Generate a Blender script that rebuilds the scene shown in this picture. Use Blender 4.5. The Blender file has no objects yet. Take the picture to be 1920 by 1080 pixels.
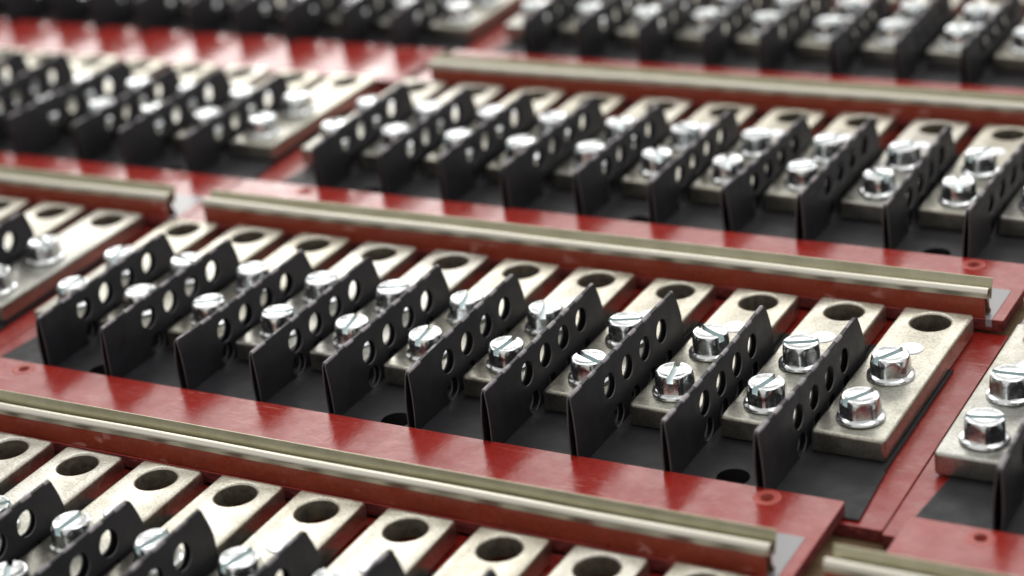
import bpy, bmesh, math, random
from mathutils import Vector, Matrix
random.seed(7)
S = 0.01                       # every length below is in centimetres
scene = bpy.context.scene
col = scene.collection

# ---------------------------------------------------------------- camera
cam_d = bpy.data.cameras.new("camera")
cam = bpy.data.objects.new("camera", cam_d)
col.objects.link(cam)
r = Vector((0.87509232, 0.4712473, -0.11017901)).normalized()
f = Vector((-0.47040609, 0.77475977, -0.42245167)).normalized()
u = r.cross(f)
pos = Vector((16.103, -41.325, 26.051)) * S
cam.matrix_world = Matrix(((r.x, u.x, -f.x, pos.x), (r.y, u.y, -f.y, pos.y), (r.z, u.z, -f.z, pos.z), (0, 0, 0, 1)))
cam_d.sensor_width = 36.0
cam_d.lens = 3865.96 / 1920 * 36
cam_d.clip_start = 0.02
cam_d.clip_end = 50
cam_d.dof.use_dof = True
cam_d.dof.focus_distance = 53.3 * S
cam_d.dof.aperture_fstop = 8.3
scene.camera = cam

# ---------------------------------------------------------------- room light
world = bpy.data.worlds.new("World")
scene.world = world
world.use_nodes = True
bg = world.node_tree.nodes['Background']
bg.inputs[0].default_value = (1.0, 0.97, 0.93, 1)
bg.inputs[1].default_value = 0.68


def area(name, loc, target, sx, sy, power, color=(1, 0.98, 0.95)):
    l = bpy.data.lights.new(name, 'AREA')
    l.shape = 'RECTANGLE'; l.size = sx; l.size_y = sy; l.energy = power; l.color = color
    o = bpy.data.objects.new(name, l); col.objects.link(o)
    o.location = loc
    o.rotation_euler = (Vector(target) - Vector(loc)).to_track_quat('-Z', 'Y').to_euler()
    return o


# ceiling fluorescent panels, running away behind the boards
for (x, y, w, d, e) in ((-1.6, 3.0, 3.2, 1.6, 38), (-3.6, 4.4, 1.8, 1.2, 62), (0.5, 2.6, 0.9, 1.2, 9), (0.2, 0.5, 1.2, 0.6, 5), (-1.3, 0.9, 1.2, 0.5, 5)):
    area("ceiling_panel", (x, y, 1.75), (x, y, 0), w, d, e)

scene.view_settings.view_transform = 'Standard'
scene.view_settings.look = 'None'
scene.view_settings.exposure = 0.12
scene.view_settings.gamma = 1.0
scene.render.engine = 'CYCLES'
scene.cycles.max_bounces = 8


# ---------------------------------------------------------------- materials
def mat(name, color, rough=0.5, metal=0.0):
    m = bpy.data.materials.new(name); m.use_nodes = True
    nt = m.node_tree; b = nt.nodes['Principled BSDF']
    b.inputs['Base Color'].default_value = (*color, 1)
    b.inputs['Roughness'].default_value = rough
    b.inputs['Metallic'].default_value = metal
    return m, nt, b


def N(nt, t, **kw):
    n = nt.nodes.new(t)
    for k, v in kw.items():
        if k in n.inputs.keys() if hasattr(n.inputs, 'keys') else False: n.inputs[k].default_value = v
        else: setattr(n, k, v)
    return n


def coords(nt, scale=(1, 1, 1), seed=True):
    tc = N(nt, 'ShaderNodeTexCoord'); mp = N(nt, 'ShaderNodeMapping')
    nt.links.new(tc.outputs['Object'], mp.inputs[0]); mp.inputs['Scale'].default_value = scale
    if seed:
        oi = N(nt, 'ShaderNodeObjectInfo'); mu = N(nt, 'ShaderNodeVectorMath', operation='SCALE')
        cb = N(nt, 'ShaderNodeCombineXYZ')
        for i in range(3): nt.links.new(oi.outputs['Random'], cb.inputs[i])
        nt.links.new(cb.outputs[0], mu.inputs[0]); mu.inputs['Scale'].default_value = 31.0
        nt.links.new(mu.outputs[0], mp.inputs['Location'])
    return mp.outputs[0]


def noise(nt, vec, scale, detail=4, rough=0.6, dist=0.0):
    n = N(nt, 'ShaderNodeTexNoise'); nt.links.new(vec, n.inputs['Vector'])
    n.inputs['Scale'].default_value = scale; n.inputs['Detail'].default_value = detail
    n.inputs['Roughness'].default_value = rough; n.inputs['Distortion'].default_value = dist
    return n.outputs['Fac']


def ramp(nt, fac, stops):
    n = N(nt, 'ShaderNodeValToRGB'); nt.links.new(fac, n.inputs[0])
    e = n.color_ramp.elements
    while len(e) < len(stops): e.new(0.5)
    for i, (p, c) in enumerate(stops):
        e[i].position = p
        e[i].color = (*c, 1) if hasattr(c, '__len__') else (c, c, c, 1)
    return n.outputs[0]


def mix(nt, fac, a, b, mode='MIX'):
    n = N(nt, 'ShaderNodeMix', data_type='RGBA', blend_type=mode)
    for s, v in ((n.inputs[0], fac), (n.inputs[6], a), (n.inputs[7], b)):
        if hasattr(v, 'node'): nt.links.new(v, s)
        else: s.default_value = v if not hasattr(v, '__len__') else (*v, 1)
    return n.outputs[2]


def bump(nt, b, height, strength, dist=0.0002):
    n = N(nt, 'ShaderNodeBump'); nt.links.new(height, n.inputs['Height'])
    n.inputs['Strength'].default_value = strength; n.inputs['Distance'].default_value = dist
    nt.links.new(n.outputs[0], b.inputs['Normal'])
    return n


def make_red(name, base, dark, rough):
    m, nt, b = mat(name, base, rough)
    v = coords(nt)
    n1 = noise(nt, v, 60, 6, 0.65); n2 = noise(nt, v, 700, 3)
    c = ramp(nt, n1, ((0.3, dark), (0.7, base)))
    c = mix(nt, 0.25, c, ramp(nt, n2, ((0.35, tuple(x * .6 for x in base)), (0.65, tuple(min(1, x * 1.35 + .01) for x in base)))))
    # pale fibre specks and hair scratches
    sp = noise(nt, v, 2600, 1); spf = ramp(nt, sp, ((0.70, 0.0), (0.76, 0.5)))
    c = mix(nt, spf, c, (0.62, 0.30, 0.24))
    vs = coords(nt, (26, 900, 26)); sc = noise(nt, vs, 1.0, 2, 0.5, 0.6)
    scf = ramp(nt, sc, ((0.70, 0.0), (0.74, 0.38)))
    c = mix(nt, scf, c, (0.60, 0.27, 0.22))
    patch = ramp(nt, noise(nt, v, 45, 3), ((0.48, 0.0), (0.62, 1.0)))
    for ang in (35, -50, 8):
        vr = coords(nt, (150, 3600, 300)); vr.node.inputs['Rotation'].default_value = (0, 0, math.radians(ang))
        sf = ramp(nt, noise(nt, vr, 1.0, 1, 0.4, 0.3), ((0.69, 0.0), (0.73, 0.55)))
        mm = N(nt, 'ShaderNodeMath', operation='MULTIPLY'); nt.links.new(sf, mm.inputs[0]); nt.links.new(patch, mm.inputs[1])
        c = mix(nt, mm.outputs[0], c, (0.66, 0.34, 0.30))
    nt.links.new(c, b.inputs['Base Color'])
    rr = ramp(nt, noise(nt, v, 110, 5), ((0.3, rough * .7), (0.75, rough * 1.5)))
    nt.links.new(rr, b.inputs['Roughness'])
    bump(nt, b, noise(nt, v, 260, 5), 0.2, 0.0005)
    b.inputs['Specular IOR Level'].default_value = 0.62
    return m


M = {}
M['red'] = make_red('red_fibre_board', (0.35, 0.022, 0.015), (0.27, 0.015, 0.011), 0.22)
M['red_base'] = make_red('red_base_board', (0.33, 0.020, 0.014), (0.25, 0.014, 0.010), 0.30)
M['rim'] = make_red('drilled_rim', (0.50, 0.09, 0.07), (0.36, 0.05, 0.04), 0.45)
M['skirt'] = make_red('brown_red_sheet', (0.30, 0.052, 0.026), (0.24, 0.036, 0.019), 0.34)
m, nt, b = mat('raw_cut_fibre', (0.16, 0.02, 0.018), 0.8)
v = coords(nt, (1, 1, 2.5)); n1 = noise(nt, v, 420, 5, .7)
nt.links.new(ramp(nt, n1, ((0.3, (0.05, 0.006, 0.006)), (0.55, (0.17, 0.02, 0.018)), (0.8, (0.42, 0.12, 0.10)))), b.inputs['Base Color'])
bump(nt, b, n1, 0.9, 0.0006)
M['red_edge'] = m

m, nt, b = mat('black_fish_paper', (0.026, 0.026, 0.030), 0.5)
v = coords(nt)
nt.links.new(ramp(nt, noise(nt, v, 120, 6, .7), ((0.3, (0.012, 0.012, 0.015)), (0.75, (0.027, 0.026, 0.031)))), b.inputs['Base Color'])
nt.links.new(ramp(nt, noise(nt, v, 200, 4), ((0.3, 0.42), (0.7, 0.62))), b.inputs['Roughness'])
bump(nt, b, noise(nt, v, 1500, 4, .7), 0.35, 0.0001)
b.inputs['Specular IOR Level'].default_value = 0.34
M['black'] = m
M['cut'] = mat('cut_paper_edge', (0.075, 0.072, 0.078), 0.6)[0]
m, nt, b = mat('scuffed_fold', (0.12, 0.115, 0.125), 0.6)
v = coords(nt)
nt.links.new(ramp(nt, noise(nt, v, 500, 4, .7), ((0.35, (0.17, 0.16, 0.175)), (0.7, (0.46, 0.43, 0.46)))), b.inputs['Base Color'])
M['scuff'] = m

# nickel plated brass bar
m, nt, b = mat('nickel_plate', (0.70, 0.67, 0.57), 0.33, 1.0)
v = coords(nt)
n1 = noise(nt, v, 75, 7, .7, 0.4); n2 = noise(nt, v, 1300, 3, .6); n3 = noise(nt, v, 260, 4, .6)
c = ramp(nt, n1, ((0.26, (0.50, 0.48, 0.40)), (0.42, (0.67, 0.65, 0.57)), (0.62, (0.75, 0.735, 0.66)), (0.78, (0.86, 0.85, 0.80))))
c = mix(nt, 0.36, c, ramp(nt, n2, ((0.36, (0.22, 0.20, 0.14)), (0.58, (1, 0.98, 0.94)))), 'MULTIPLY')
oi = N(nt, 'ShaderNodeObjectInfo')
tint = ramp(nt, oi.outputs['Random'], ((0.0, (0.84, 0.83, 0.80)), (0.5, (0.98, 0.975, 0.95)), (1.0, (0.88, 0.89, 0.92))))
c = mix(nt, 1.0, c, tint, 'MULTIPLY')
# greyer tint on the screw half, painting in dark reflections of fins and screws
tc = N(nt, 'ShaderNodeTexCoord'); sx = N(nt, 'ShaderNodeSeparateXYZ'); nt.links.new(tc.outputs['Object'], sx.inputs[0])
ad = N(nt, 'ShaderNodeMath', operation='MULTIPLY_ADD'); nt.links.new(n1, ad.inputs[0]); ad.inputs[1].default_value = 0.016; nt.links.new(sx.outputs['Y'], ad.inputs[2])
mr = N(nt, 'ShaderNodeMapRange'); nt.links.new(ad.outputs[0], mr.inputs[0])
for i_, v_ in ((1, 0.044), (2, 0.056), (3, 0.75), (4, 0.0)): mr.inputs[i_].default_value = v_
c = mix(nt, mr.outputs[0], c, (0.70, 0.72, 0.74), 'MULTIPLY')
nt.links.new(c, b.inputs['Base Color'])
nt.links.new(ramp(nt, n3, ((0.3, 0.28), (0.7, 0.44))), b.inputs['Roughness'])
hb = N(nt, 'ShaderNodeMath', operation='ADD'); nt.links.new(n2, hb.inputs[0]); nt.links.new(n3, hb.inputs[1])
bump(nt, b, hb.outputs[0], 0.4, 0.00015)
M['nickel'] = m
m, nt, b = mat('dark_bore', (0.17, 0.15, 0.115), 0.6, 0.5)  # hole walls coloured darker and rougher than the outer bar faces
v = coords(nt); n1 = noise(nt, v, 500, 5, .7)
nt.links.new(ramp(nt, n1, ((0.3, (0.07, 0.062, 0.05)), (0.75, (0.24, 0.215, 0.16)))), b.inputs['Base Color'])
bump(nt, b, n1, 0.6, 0.0003)
M['bore'] = m

m, nt, b = mat('zinc_plated_steel', (0.86, 0.88, 0.90), 0.10, 1.0)
v = coords(nt)
n1 = noise(nt, v, 260, 4, .6)
nt.links.new(ramp(nt, n1, ((0.3, (0.66, 0.70, 0.72)), (0.7, (0.88, 0.90, 0.91)))), b.inputs['Base Color'])
nt.links.new(ramp(nt, noise(nt, v, 700, 3), ((0.35, 0.14), (0.7, 0.30))), b.inputs['Roughness'])
bump(nt, b, n1, 0.22, 0.00025)
M['zinc'] = m
m, nt, b = mat('slot_steel', (0.66, 0.74, 0.75), 0.45, 1.0)
M['slot'] = m
m, nt, b = mat('rivet_aluminium', (0.74, 0.75, 0.80), 0.36, 1.0)
v = coords(nt); bump(nt, b, noise(nt, v, 500, 3), 0.2, 0.0001)
M['rivet'] = m

m, nt, b = mat('rolled_stainless', (0.66, 0.64, 0.56), 0.25, 1.0)
v = coords(nt, (1.5, 1400, 1400)); n1 = noise(nt, v, 1.0, 3, .6); v2 = coords(nt, (60, 60, 60))
nt.links.new(ramp(nt, n1, ((0.3, (0.58, 0.56, 0.48)), (0.7, (0.74, 0.72, 0.64)))), b.inputs['Base Color'])
nt.links.new(ramp(nt, noise(nt, v2, 1, 2), ((0.3, 0.28), (0.7, 0.38))), b.inputs['Roughness'])
bump(nt, b, n1, 0.12, 0.0001)
M['steel'] = m
m, nt, b = mat('olive_tinted_steel', (0.46, 0.44, 0.31), 0.34, 1.0)  # steel back plate with its olive reflections put into the base colour
v = coords(nt, (40, 40, 40)); n1 = noise(nt, v, 3.0, 5, .65)
nt.links.new(ramp(nt, n1, ((0.3, (0.40, 0.38, 0.26)), (0.7, (0.52, 0.50, 0.37)))), b.inputs['Base Color'])
v = coords(nt, (900, 900, 900)); sp = noise(nt, v, 2.0, 1)
nt.links.new(ramp(nt, sp, ((0.6, 0.32), (0.75, 0.6))), b.inputs['Roughness'])
M['plate'] = m

m, nt, b = mat('white_adhesive_tape', (0.30, 0.30, 0.32), 0.25)
M['tape'] = m

m, nt, b = mat('plywood_table', (0.36, 0.24, 0.12), 0.55)
v = coords(nt, (12, 90, 60)); n1 = noise(nt, v, 1.0, 6, .65, 1.2)
nt.links.new(ramp(nt, n1, ((0.3, (0.17, 0.11, 0.06)), (0.7, (0.42, 0.30, 0.17)))), b.inputs['Base Color'])
M['wood'] = m


# ---------------------------------------------------------------- mesh helpers (cm in, metres out)
def finish(me, mats, smooth=False):
    for mm in mats: me.materials.append(mm)
    if smooth:
        for p in me.polygons: p.use_smooth = True
    return me


def mesh_from(bm, name, mats, scale=S, sharp=None):
    bmesh.ops.scale(bm, vec=(scale,) * 3, verts=bm.verts)
    me = bpy.data.meshes.new(name); bm.to_mesh(me); bm.free()
    for mm in mats: me.materials.append(mm)
    if sharp is not None:
        for p in me.polygons: p.use_smooth = True
        me.set_sharp_from_angle(angle=math.radians(sharp))
    return me


def obj(name, me, parent=None, loc=(0, 0, 0), rot=(0, 0, 0)):
    o = bpy.data.objects.new(name, me); col.objects.link(o)
    o.location = Vector(loc) * S; o.rotation_euler = rot
    if parent: o.parent = parent
    return o


def box_bm(bm, x0, x1, y0, y1, z0, z1, bev=0.0, mi=0):
    vs = [bm.verts.new((x, y, z)) for z in (z0, z1) for y in (y0, y1) for x in (x0, x1)]
    fs = [bm.faces.new([vs[i] for i in q]) for q in ((0, 2, 3, 1), (4, 5, 7, 6), (0, 1, 5, 4), (2, 6, 7, 3), (0, 4, 6, 2), (1, 3, 7, 5))]
    for q in fs: q.material_index = mi
    if bev:
        es = list({e for q in fs for e in q.edges})
        bmesh.ops.bevel(bm, geom=es, offset=bev, segments=2, affect='EDGES', profile=0.6)
    return fs


def circle_pts(cx, cy, rad, n=32, squash=1.0):
    return [(cx + rad * math.cos(2 * math.pi * i / n), cy + squash * rad * math.sin(2 * math.pi * i / n)) for i in range(n)]


def plate_bm(outline, holes, thick, bevel=0.0, bres=2):
    """flat plate with round holes, centred on z=0"""
    cu = bpy.data.curves.new('tmp', 'CURVE'); cu.dimensions = '2D'; cu.fill_mode = 'BOTH'
    cu.extrude = thick / 2 - bevel; cu.bevel_depth = bevel; cu.bevel_resolution = bres; cu.offset = -bevel
    for pts in [outline] + holes:
        sp = cu.splines.new('POLY'); sp.points.add(len(pts) - 1); sp.use_cyclic_u = True
        for q, (x, y) in zip(sp.points, pts): q.co = (x, y, 0, 1)
    o = bpy.data.objects.new('tmp', cu); col.objects.link(o)
    dg = bpy.context.evaluated_depsgraph_get()
    me = bpy.data.meshes.new_from_object(o.evaluated_get(dg))
    bm = bmesh.new(); bm.from_mesh(me)
    bpy.data.objects.remove(o); bpy.data.curves.remove(cu); bpy.data.meshes.remove(me)
    bmesh.ops.remove_doubles(bm, verts=bm.verts, dist=1e-4)
    bmesh.ops.recalc_face_normals(bm, faces=bm.faces)
    return bm


def rounded_rect(x0, x1, y0, y1, rad, n=4):
    out = []
    for cx, cy, a0 in ((x1 - rad, y1 - rad, 0), (x0 + rad, y1 - rad, 90), (x0 + rad, y0 + rad, 180), (x1 - rad, y0 + rad, 270)):
        for i in range(n + 1):
            a = math.radians(a0 + 90 * i / n); out.append((cx + rad * math.cos(a), cy + rad * math.sin(a)))
    return out


# ---------------------------------------------------------------- dimensions
PITCH, NB = 2.5, 11
BW, BL, BT = 1.90, 7.19, 0.62
bar_x = [(k - NB + 1) * PITCH for k in range(NB)]        # last bar at x = 0
X0, X1 = -26.33, 1.83

# --- bar
bar_meshes = []
for i in range(4):
    rnd = random.Random(i)
    o_ = rounded_rect(-BW / 2 + rnd.uniform(-.02, .02), BW / 2 + rnd.uniform(-.02, .02), rnd.uniform(-.05, .03), BL + rnd.uniform(-.03, .03), 0.09 + rnd.uniform(0, .05), 4)
    bm = plate_bm(o_, [circle_pts(rnd.uniform(-.02, .02), 6.43, 0.53, 40)], BT, 0.085, 3)
    bmesh.ops.translate(bm, verts=bm.verts, vec=(0, 0, BT / 2))
    bm.normal_update()
    for q in bm.faces:
        cc = q.calc_center_median()
        if abs(q.normal.z) < .3 and math.hypot(cc.x, cc.y - 6.43) < .56: q.material_index = 1
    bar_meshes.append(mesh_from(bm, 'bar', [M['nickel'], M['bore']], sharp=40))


# --- slotted hex washer-head screw
def screw_mesh():
    bm = bmesh.new()
    n = 72
    R_hex, R_top, zt, zw = 0.535, 0.452, 0.64, 0.13      # corner radius, flat top radius, head height, flange height
    apo = 0.485
    def hexr(a):
        a = (a + math.pi / 6) % (math.pi / 3) - math.pi / 6
        return min(apo / math.cos(a), R_hex * 0.985)
    rings = []
    def ring(fr, fz):
        rings.append([bm.verts.new((fr(2 * math.pi * i / n) * math.cos(2 * math.pi * i / n), fr(2 * math.pi * i / n) * math.sin(2 * math.pi * i / n), fz(2 * math.pi * i / n))) for i in range(n)])
    ring(lambda a: 0.59, lambda a: 0.0)
    ring(lambda a: 0.615, lambda a: 0.02)
    ring(lambda a: 0.62, lambda a: 0.05)
    ring(lambda a: 0.605, lambda a: 0.085)
    ring(lambda a: 0.56, lambda a: zw - 0.015)
    ring(lambda a: hexr(a) + 0.012, lambda a: zw)
    ring(lambda a: hexr(a), lambda a: zw + 0.025)
    # scalloped crown: the cone cuts the hex flats in arcs
    slope = 1.15
    def zc(a): return zt - 0.135 - max(0, hexr(a) - apo) * 2.6
    ring(lambda a: hexr(a), lambda a: zc(a))
    ring(lambda a: hexr(a) - .004 - (hexr(a) - apo) * .3, lambda a: zc(a) + .45 * (zt - .055 - zc(a)))
    ring(lambda a: R_top + .026 + (hexr(a) - apo) * .25, lambda a: zt - 0.055)
    ring(lambda a: R_top + 0.017, lambda a: zt - 0.020)
    ring(lambda a: R_top - .012, lambda a: zt - .004)
    ring(lambda a: R_top - .035, lambda a: zt)
    ring(lambda a: R_top - 0.06, lambda a: zt - 0.006)
    ring(lambda a: R_top - 0.10, lambda a: zt - 0.024)
    ring(lambda a: 0.2, lambda a: zt - 0.030)
    for r0, r1 in zip(rings, rings[1:]):
        for i in range(n):
            bm.faces.new((r0[i], r0[(i + 1) % n], r1[(i + 1) % n], r1[i]))
    bm.faces.new(rings[-1]); bm.faces.new(list(reversed(rings[0])))
    me = mesh_from(bm, 'screw_body', [M['zinc'], M['slot']], scale=1.0)
    o = bpy.data.objects.new('tmp', me); col.objects.link(o)
    cb = bmesh.new(); box_bm(cb, -1, 1, -0.085, 0.085, 0.47, 1.0, 0, 0)
    cme = mesh_from(cb, 'cut', [M['slot']], scale=1.0)
    c = bpy.data.objects.new('tmpc', cme); col.objects.link(c)
    mod = o.modifiers.new('b', 'BOOLEAN'); mod.operation = 'DIFFERENCE'; mod.object = c; mod.solver = 'EXACT'
    try: mod.material_mode = 'TRANSFER'
    except Exception: pass
    dg = bpy.context.evaluated_depsgraph_get()
    res = bpy.data.meshes.new_from_object(o.evaluated_get(dg))
    bpy.data.objects.remove(o); bpy.data.objects.remove(c)
    bm = bmesh.new(); bm.from_mesh(res)
    bmesh.ops.scale(bm, vec=(S,) * 3, verts=bm.verts)
    bm.to_mesh(res); bm.free()
    for p in res.polygons: p.use_smooth = True
    res.set_sharp_from_angle(angle=math.radians(32))
    return res


screw_me = screw_mesh()

# --- rivet head on the bar
bm = bmesh.new()
prof = [(0.335, 0.0), (0.33, 0.022), (0.29, 0.035), (0.25, 0.026), (0.0, 0.030)]
prev = None
for rr, zz in prof[:-1]:
    cur = [bm.verts.new((rr * math.cos(2 * math.pi * i / 40), rr * math.sin(2 * math.pi * i / 40), zz)) for i in range(40)]
    if prev:
        for i in range(40): bm.faces.new((prev[i], prev[(i + 1) % 40], cur[(i + 1) % 40], cur[i]))
    prev = cur
bm.faces.new(prev)
rivet_me = mesh_from(bm, 'rivet_head', [M['rivet']], sharp=50)


# --- folded divider fin: two thin leaves meeting in a scored fold on top
# front corner (y, z), back corner (y, z) and first upper hole (y, z) of the ten fins of the middle row
FINS = [(-2.11, 1.67, 3.90, 1.74, -.25, 1.10), (-2.30, 1.78, 3.90, 1.80, -.31, 1.18), (-2.05, 1.62, 4.20, 1.58, -.10, 1.00),
        (-2.02, 1.58, 4.12, 1.70, -.10, 1.02), (-2.15, 1.69, 3.95, 1.79, -.17, 1.05), (-2.10, 1.78, 3.78, 1.94, -.20, 1.16),
        (-2.46, 1.82, 3.82, 1.89, -.35, 1.25), (-2.46, 2.02, 3.68, 2.02, -.44, 1.31), (-2.40, 1.73, 4.05, 1.78, -.24, 1.10),
        (-2.46, 1.87, 4.17, 1.71, -.23, 1.12)]
def fin_mesh(seed):
    rnd = random.Random(seed)
    yf, zf, yb, zb, hy, hz1 = FINS[seed]
    yb += .04
    H = max(zf, zb)
    top = lambda yy: zf + (zb - zf) * max(0, min(1, (yy - yf) / (yb - yf)))
    front = [(yf - 0.04, 0.0), (yf - 0.03, zf * .5), (yf, zf - .08), (yf + .08, top(yf + .08))]
    back = [(yb - .10, zb), (yb + .01, zb - .05), (yb + .12, zb - .40), (yb + .22, zb - .80), (yb + .24, .5), (yb + .25, 0.0)]
    outline = [(yf + .08, top(yf + .08)), (yb - .10, zb)] + back[1:] + front[:-1]
    holes = []
    for j in range(4):
        holes.append(circle_pts(hy + 1.06 * j, hz1 + (zb - zf) * j * .12, 0.335, 26))
        holes.append(circle_pts(-0.14 + 1.03 * j, 0.30, 0.315, 26))
    th = 0.04
    parts = bmesh.new()
    bulge = 0.080 + rnd.uniform(-.02, .03); skew = rnd.uniform(-.03, .03); bow = rnd.uniform(-.06, .06)
    for side in (-1, 1):
        bm = plate_bm(outline, holes, th, 0, 0)
        for zc in [0.12 + 0.14 * i for i in range(12)]:
            g = bm.verts[:] + bm.edges[:] + bm.faces[:]
            bmesh.ops.bisect_plane(bm, geom=g, plane_co=(0, zc, 0), plane_no=(0, 1, 0))
        for yc in [-1.8 + .6 * i for i in range(10)]:
            g = bm.verts[:] + bm.edges[:] + bm.faces[:]
            bmesh.ops.bisect_plane(bm, geom=g, plane_co=(yc, 0, 0), plane_no=(1, 0, 0))
        bm.normal_update()
        for q_ in bm.faces:        # pale cut edge round each punched hole and along the front
            if abs(q_.normal.z) < .5: q_.material_index = 1
        for v_ in bm.verts:
            y, z, t = v_.co.x, v_.co.y, v_.co.z
            q = max(0.0, min(1.0, z / top(y)))
            gap = 0.024 + bulge * math.sin(math.pi * min(1.0, max(0.0, (1 - q) * .80))) ** 0.75
            fl = bow * ((y - 1) / 3) ** 2 * q + skew * q
            v_.co = (side * gap + t + fl, y, z)
        tmp = bpy.data.meshes.new('t'); bm.to_mesh(tmp); bm.free(); parts.from_mesh(tmp); bpy.data.meshes.remove(tmp)
    bmesh.ops.recalc_face_normals(parts, faces=parts.faces)
    me = mesh_from(parts, 'leaf', [M['black'], M['cut']], sharp=35)
    # scored fold: worn pads between short cuts
    fb = bmesh.new()
    y = yf + .05
    while y < yb - .06:
        L = rnd.uniform(.36, .46) if y > yf + .1 else .6; y1 = min(y + L, yb - .02)
        w = rnd.uniform(.052, .066)
        fl = lambda yy: bow * ((yy - 1) / 3) ** 2 + skew
        hz = lambda yy: top(yy) - .005
        sec = [(-w, -.035), (-w * .8, .012), (0, .026), (w * .8, .012), (w, -.035)]
        a = [fb.verts.new((fl(y) + x_, y, hz(y) + z_)) for x_, z_ in sec]
        c = [fb.verts.new((fl(y1) + x_, y1, hz(y1) + z_)) for x_, z_ in sec]
        for i in range(4): fb.faces.new((a[i], a[i + 1], c[i + 1], c[i]))
        fb.faces.new(a); fb.faces.new(list(reversed(c)))
        y1 += 0
        g0 = y1; y = y1 + rnd.uniform(.36, .50)
        if y < yb - .06:      # dark web between pads, a touch lower
            sec = [(-.03, -.05), (-.026, -.008), (0, 0), (.026, -.008), (.03, -.05)]
            a = [fb.verts.new((fl(g0) + x_, g0, hz(g0) + z_)) for x_, z_ in sec]
            c = [fb.verts.new((fl(y) + x_, y, hz(y) + z_)) for x_, z_ in sec]
            for i in range(4): fb.faces.new((a[i], a[i + 1], c[i + 1], c[i])).material_index = 1
    bmesh.ops.recalc_face_normals(fb, faces=fb.faces)
    fme = mesh_from(fb, 'fold', [M['scuff'], M['black']], sharp=50)
    return me, fme


fins = [fin_mesh(i) for i in range(10)]

# --- insulation sheet
holes = [circle_pts(x, -1.68, 0.42, 28) for x in (-22.05, -12.05, -2.35)]
ol = [(X0 + .45, -2.57), (1.19, -2.57), (1.05, 0.0), (1.05, 5.1)]
for k in range(NB - 1, 0, -1):
    xc = bar_x[k] - PITCH / 2
    ol += [(xc + .42, 5.1), (xc + .3, 5.9), (xc - .25, 5.9), (xc - .4, 5.1)]
ol += [(X0 + .75, 5.1), (X0 + .75, 0.0)]
bm = plate_bm(ol, holes, 0.04, 0, 0)
bmesh.ops.translate(bm, verts=bm.verts, vec=(0, 0, -0.02))
for k in range(1, NB):          # rolled tail of each fold, standing a little proud between the bars
    xc = bar_x[k] - PITCH / 2
    box_bm(bm, xc + .19, xc + .215, 4.5, 5.95, -.03, .16)
    box_bm(bm, xc - .215, xc - .19, 4.5, 5.6, -.03, .12)
box_bm(bm, 1.03, 1.045, -.3, 5.08, -.03, .045)
for hx in (-22.05, -12.05, -2.35):      # added black tube, closed below, standing in for the shade in each mounting hole
    lo, hi = [[bm.verts.new((x, y, z)) for x, y in circle_pts(hx, -1.68, .43, 28)] for z in (-.46, -.035)]
    for i in range(28): bm.faces.new((lo[i], lo[(i + 1) % 28], hi[(i + 1) % 28], hi[i]))
    bm.faces.new(lo)
sheet_me = mesh_from(bm, 'sheet', [M['black']])

# --- base board
def board_mesh(x0, x1, y0, y1, z0, z1, holes, mname, bev=0.02):
    bm = plate_bm(rounded_rect(x0, x1, y0, y1, 0.06, 2), holes, z1 - z0, bev, 1)
    bmesh.ops.translate(bm, verts=bm.verts, vec=(0, 0, (z0 + z1) / 2))
    bm.normal_update()
    # ragged sawn edges
    g = bm.verts[:] + bm.edges[:] + bm.faces[:]
    for q in bm.faces:
        if abs(q.normal.z) < 0.35: q.material_index = 1
    return mesh_from(bm, 'board', [M[mname], M['red_edge']])

base_me = board_mesh(X0 + .01, X1 - .01, -2.75, 7.52, -0.42, -0.07, [circle_pts(x, 6.43, 0.6, 24) for x in bar_x] + [circle_pts(x, -1.68, .62, 24) for x in (-22.05, -12.05, -2.35)], 'red_base')

# --- table
bm = bmesh.new(); box_bm(bm, -110, 70, -60, 110, -3.0, -0.47, 0.1)
table = obj('table_top', mesh_from(bm, 'table', [M['wood']])); table['kind'] = 'structure'


def clip_profile_mesh(xa, xb):
    """rolled spring strip: bead on top, S curl inside, flat foot"""
    pts = [(7.515, 0.95)]
    cy, cz, rr = 7.65, 1.065, 0.138
    for i in range(0, 13):
        a = math.radians(200 - i * 20); pts.append((cy + rr * math.cos(a), cz + rr * math.sin(a)))
    pts += [(7.73, .88), (7.70, .78), (7.70, .66), (7.77, .56), (7.85, .50), (7.87, .43), (7.80, .39), (7.70, .385)]
    th = .028
    bm = bmesh.new()
    nrm = []
    for i, (y, z) in enumerate(pts):
        a = pts[max(0, i - 1)]; c = pts[min(len(pts) - 1, i + 1)]
        d = Vector((c[0] - a[0], c[1] - a[1])).normalized(); nrm.append((-d.y, d.x))
    xs = [xa + (xb - xa) * i / 12 for i in range(13)]
    rows = []
    for x in xs:
        dz = .012 * math.sin(x * .7) ; dy = .012 * math.sin(x * .45 + 1)
        o = [bm.verts.new((x, y + dy, z + dz)) for y, z in pts]
        n_ = [bm.verts.new((x, y + dy - q[0] * th, z + dz - q[1] * th)) for (y, z), q in zip(pts, nrm)]
        rows.append(o + n_[::-1])
    for a, c in zip(rows, rows[1:]):
        m_ = len(a)
        for i in range(m_): bm.faces.new((a[i], a[(i + 1) % m_], c[(i + 1) % m_], c[i]))
    k = len(pts)
    for row in (rows[0], rows[-1]):
        for i in range(k - 1): bm.faces.new((row[i], row[i + 1], row[2 * k - 2 - i], row[2 * k - 1 - i]))
    bmesh.ops.recalc_face_normals(bm, faces=bm.faces)
    return mesh_from(bm, 'rolled_strip', [M['steel']], sharp=50)


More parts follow.
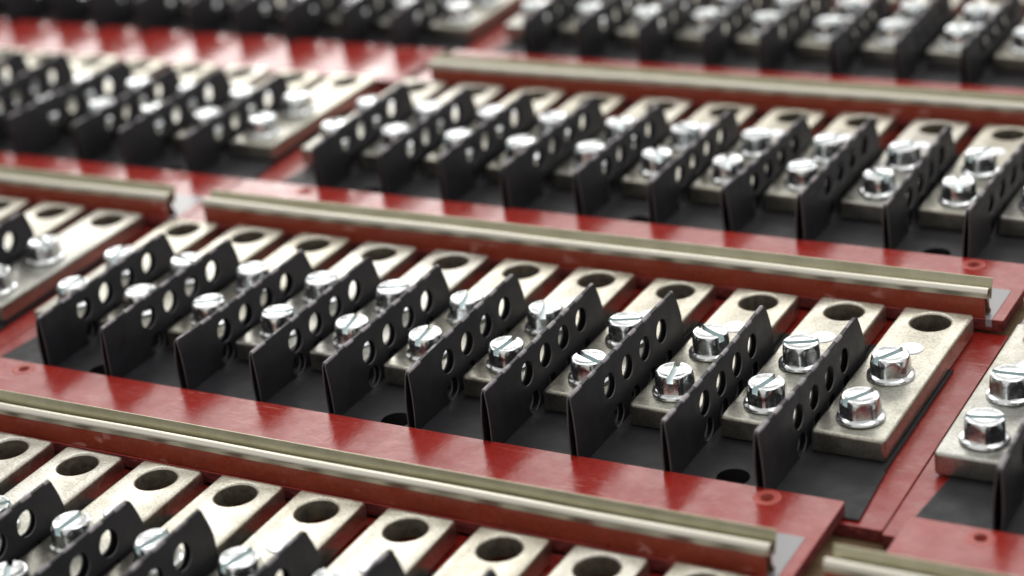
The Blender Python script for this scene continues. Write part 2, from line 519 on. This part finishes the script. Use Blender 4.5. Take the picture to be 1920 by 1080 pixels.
def thin_plate(xa, xb, y0, z0, y1, z1, th, mname):
    bm = bmesh.new()
    n = 10
    rows = []
    for i in range(n + 1):
        x = xa + (xb - xa) * i / n
        rows.append([bm.verts.new(q) for q in ((x, y0, z0), (x, y1, z1), (x, y1 + th, z1), (x, y0 + th, z0))])
    for a, c in zip(rows, rows[1:]):
        for i in range(4): bm.faces.new((a[i], a[(i + 1) % 4], c[(i + 1) % 4], c[i]))
    bm.faces.new(rows[0]); bm.faces.new(rows[-1][::-1])
    bmesh.ops.recalc_face_normals(bm, faces=bm.faces)
    return mesh_from(bm, 'plate', [M[mname]])


SLOTS = {11: (59, 59), 10: (75, 24), 9: (101, -29), 8: (-25, 22), 7: (83, 109), 6: (95, 105), 5: (99, 20), 4: (25, 28), 3: (35, 40)}


def unit(name_label, group, dx, dy, rot=0.0, strip=(-25.95, 1.68), clip=(-25.0, 1.24), srot=0.0, slots=None, sdy=0.0, first=0, sback=11.12, tape_x=None, seed=0):
    rnd = random.Random(seed)
    u_ = bpy.data.objects.new('terminal_board', None); col.objects.link(u_)
    u_.empty_display_size = .02
    u_.location = Vector((dx, dy, 0)) * S; u_.rotation_euler = (0, 0, math.radians(rot))
    u_['label'] = name_label; u_['category'] = 'terminal board'; u_['group'] = group
    obj('base_board', base_me, u_)
    obj('insulation_sheet', sheet_me, u_)
    for k in range(first, NB):
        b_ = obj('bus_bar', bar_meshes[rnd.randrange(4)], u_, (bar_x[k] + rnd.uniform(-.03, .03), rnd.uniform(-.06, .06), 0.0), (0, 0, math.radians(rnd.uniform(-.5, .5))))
        sl = (slots or {}).get(k + 1, (rnd.uniform(0, 180), rnd.uniform(0, 180)))
        for y_, ang in zip((.97, 3.27), sl):
            s_ = obj('screw', screw_me, b_, (rnd.uniform(-.03, .03), y_, BT), (math.radians(rnd.uniform(-1.5, 1.5)), math.radians(rnd.uniform(-1.5, 1.5)), math.radians(ang)))
        obj('rivet_head', rivet_me, b_, (0.0, 4.81, BT - .004))
        if k >= 1:
            fm, ff = fins[k - 1 if slots else rnd.randrange(10)]
            wob = .25 if slots else 1.0
            f_ = obj('divider_fin', fm, u_, (bar_x[k] - PITCH / 2 + rnd.uniform(-.05, .05) * wob, rnd.uniform(-.06, .06) * wob, 0.0), (0, math.radians(rnd.uniform(-3.2, 1.2) * wob), math.radians(rnd.uniform(-2.0, 2.0) * wob)))
            obj('scored_fold', ff, f_)
    sx0, sx1 = strip
    R_ = Matrix.Rotation(math.radians(srot), 4, 'Z')
    def sub(name, me, z=0):
        o = obj(name, me, u_); o.rotation_euler = (0, 0, math.radians(srot))
        o.location = Vector((0, sdy, z)) * S
        return o
    sh = [circle_pts(x, 10.72, .15, 20) for x in (-0.12, -23.1)]
    st = sub('cover_strip', board_mesh(sx0, sx1, 7.5, sback, .012, .36, sh, 'red', .018))
    for x in (-0.12, -23.1):      # countersunk ring round each rivet hole
        bm = bmesh.new(); pr = None
        for rr, zz in ((.34, .3605), (.31, .372), (.26, .370), (.17, .364), (.13, .28), (.13, .1)):
            cur = [bm.verts.new((x + rr * math.cos(2 * math.pi * i / 28), 10.72 + rr * math.sin(2 * math.pi * i / 28), zz)) for i in range(28)]
            if pr:
                for i in range(28): bm.faces.new((pr[i], pr[(i + 1) % 28], cur[(i + 1) % 28], cur[i]))
            pr = cur
        obj('hole_rim', mesh_from(bm, 'rim', [M['rim']], sharp=40), st)
    if clip:
        ca, cb = clip
        ta, tb = tape_x or (ca - .1, cb + .13)
        bm = bmesh.new(); box_bm(bm, ta, tb, 7.56, 9.35, .364, .376, 0); box_bm(bm, cb - .04, tb, 7.472, 7.559, .364, .376, 0); box_bm(bm, cb - .04, tb, 7.472, 7.484, .15, .363, 0)
        t_ = sub('adhesive_tape', mesh_from(bm, 'tape', [M['tape']]))
        c_ = sub('edge_clip', clip_profile_mesh(ca, cb))
        obj('back_plate', thin_plate(ca + rnd.uniform(0, .1), cb, 7.87, .80, 8.04, 1.34, .022, 'plate'), c_)
        obj('front_skirt', thin_plate(ca + .02, cb - .07, 7.535, .378, 7.528, .975, .02, 'skirt'), c_)
    return u_


G = 'red and black terminal boards laid out in overlapping rows'
# row in the middle of the picture
unit('sharpest red terminal board across the middle, with all eleven plated bars in view', G, 0, 0, slots=SLOTS, seed=3)
unit('terminal board cut off by the right edge, beside the sharp middle board', G, 28.17, -.15, strip=(-25.0, 1.68), clip=(-25.9, 1.24), seed=4)
unit('terminal board at left edge, its last bar beside the sharp middle board', G, -28.17, 0, strip=(-25.95, 2.15), clip=(-25.0, 1.75), seed=5)
# front row
unit('nearest terminal board at the bottom left, showing mostly the holed ends of its bars', G, -.857, -13.557, seed=6)
unit('terminal board at the bottom right corner, only its red strip and metal bead showing', G, 27.31, -13.7, strip=(-24.9, 1.68), clip=(-25.6, 1.24), seed=8)
# row behind
unit('blurred terminal board behind the sharp one, below the upper right metal bead', G, .756, 13.566, seed=9)
unit('blurred terminal board at the upper left, with bare red strip catching white reflections', G, -27.3, 13.5, clip=None, seed=10)
# farthest row
unit('most blurred terminal board at the top right corner, cut off by the frame', G, 1.6, 27.1, seed=11)
unit('most blurred terminal board along the top left, with dark fins crowding together', G, -26.6, 26.6, seed=12)
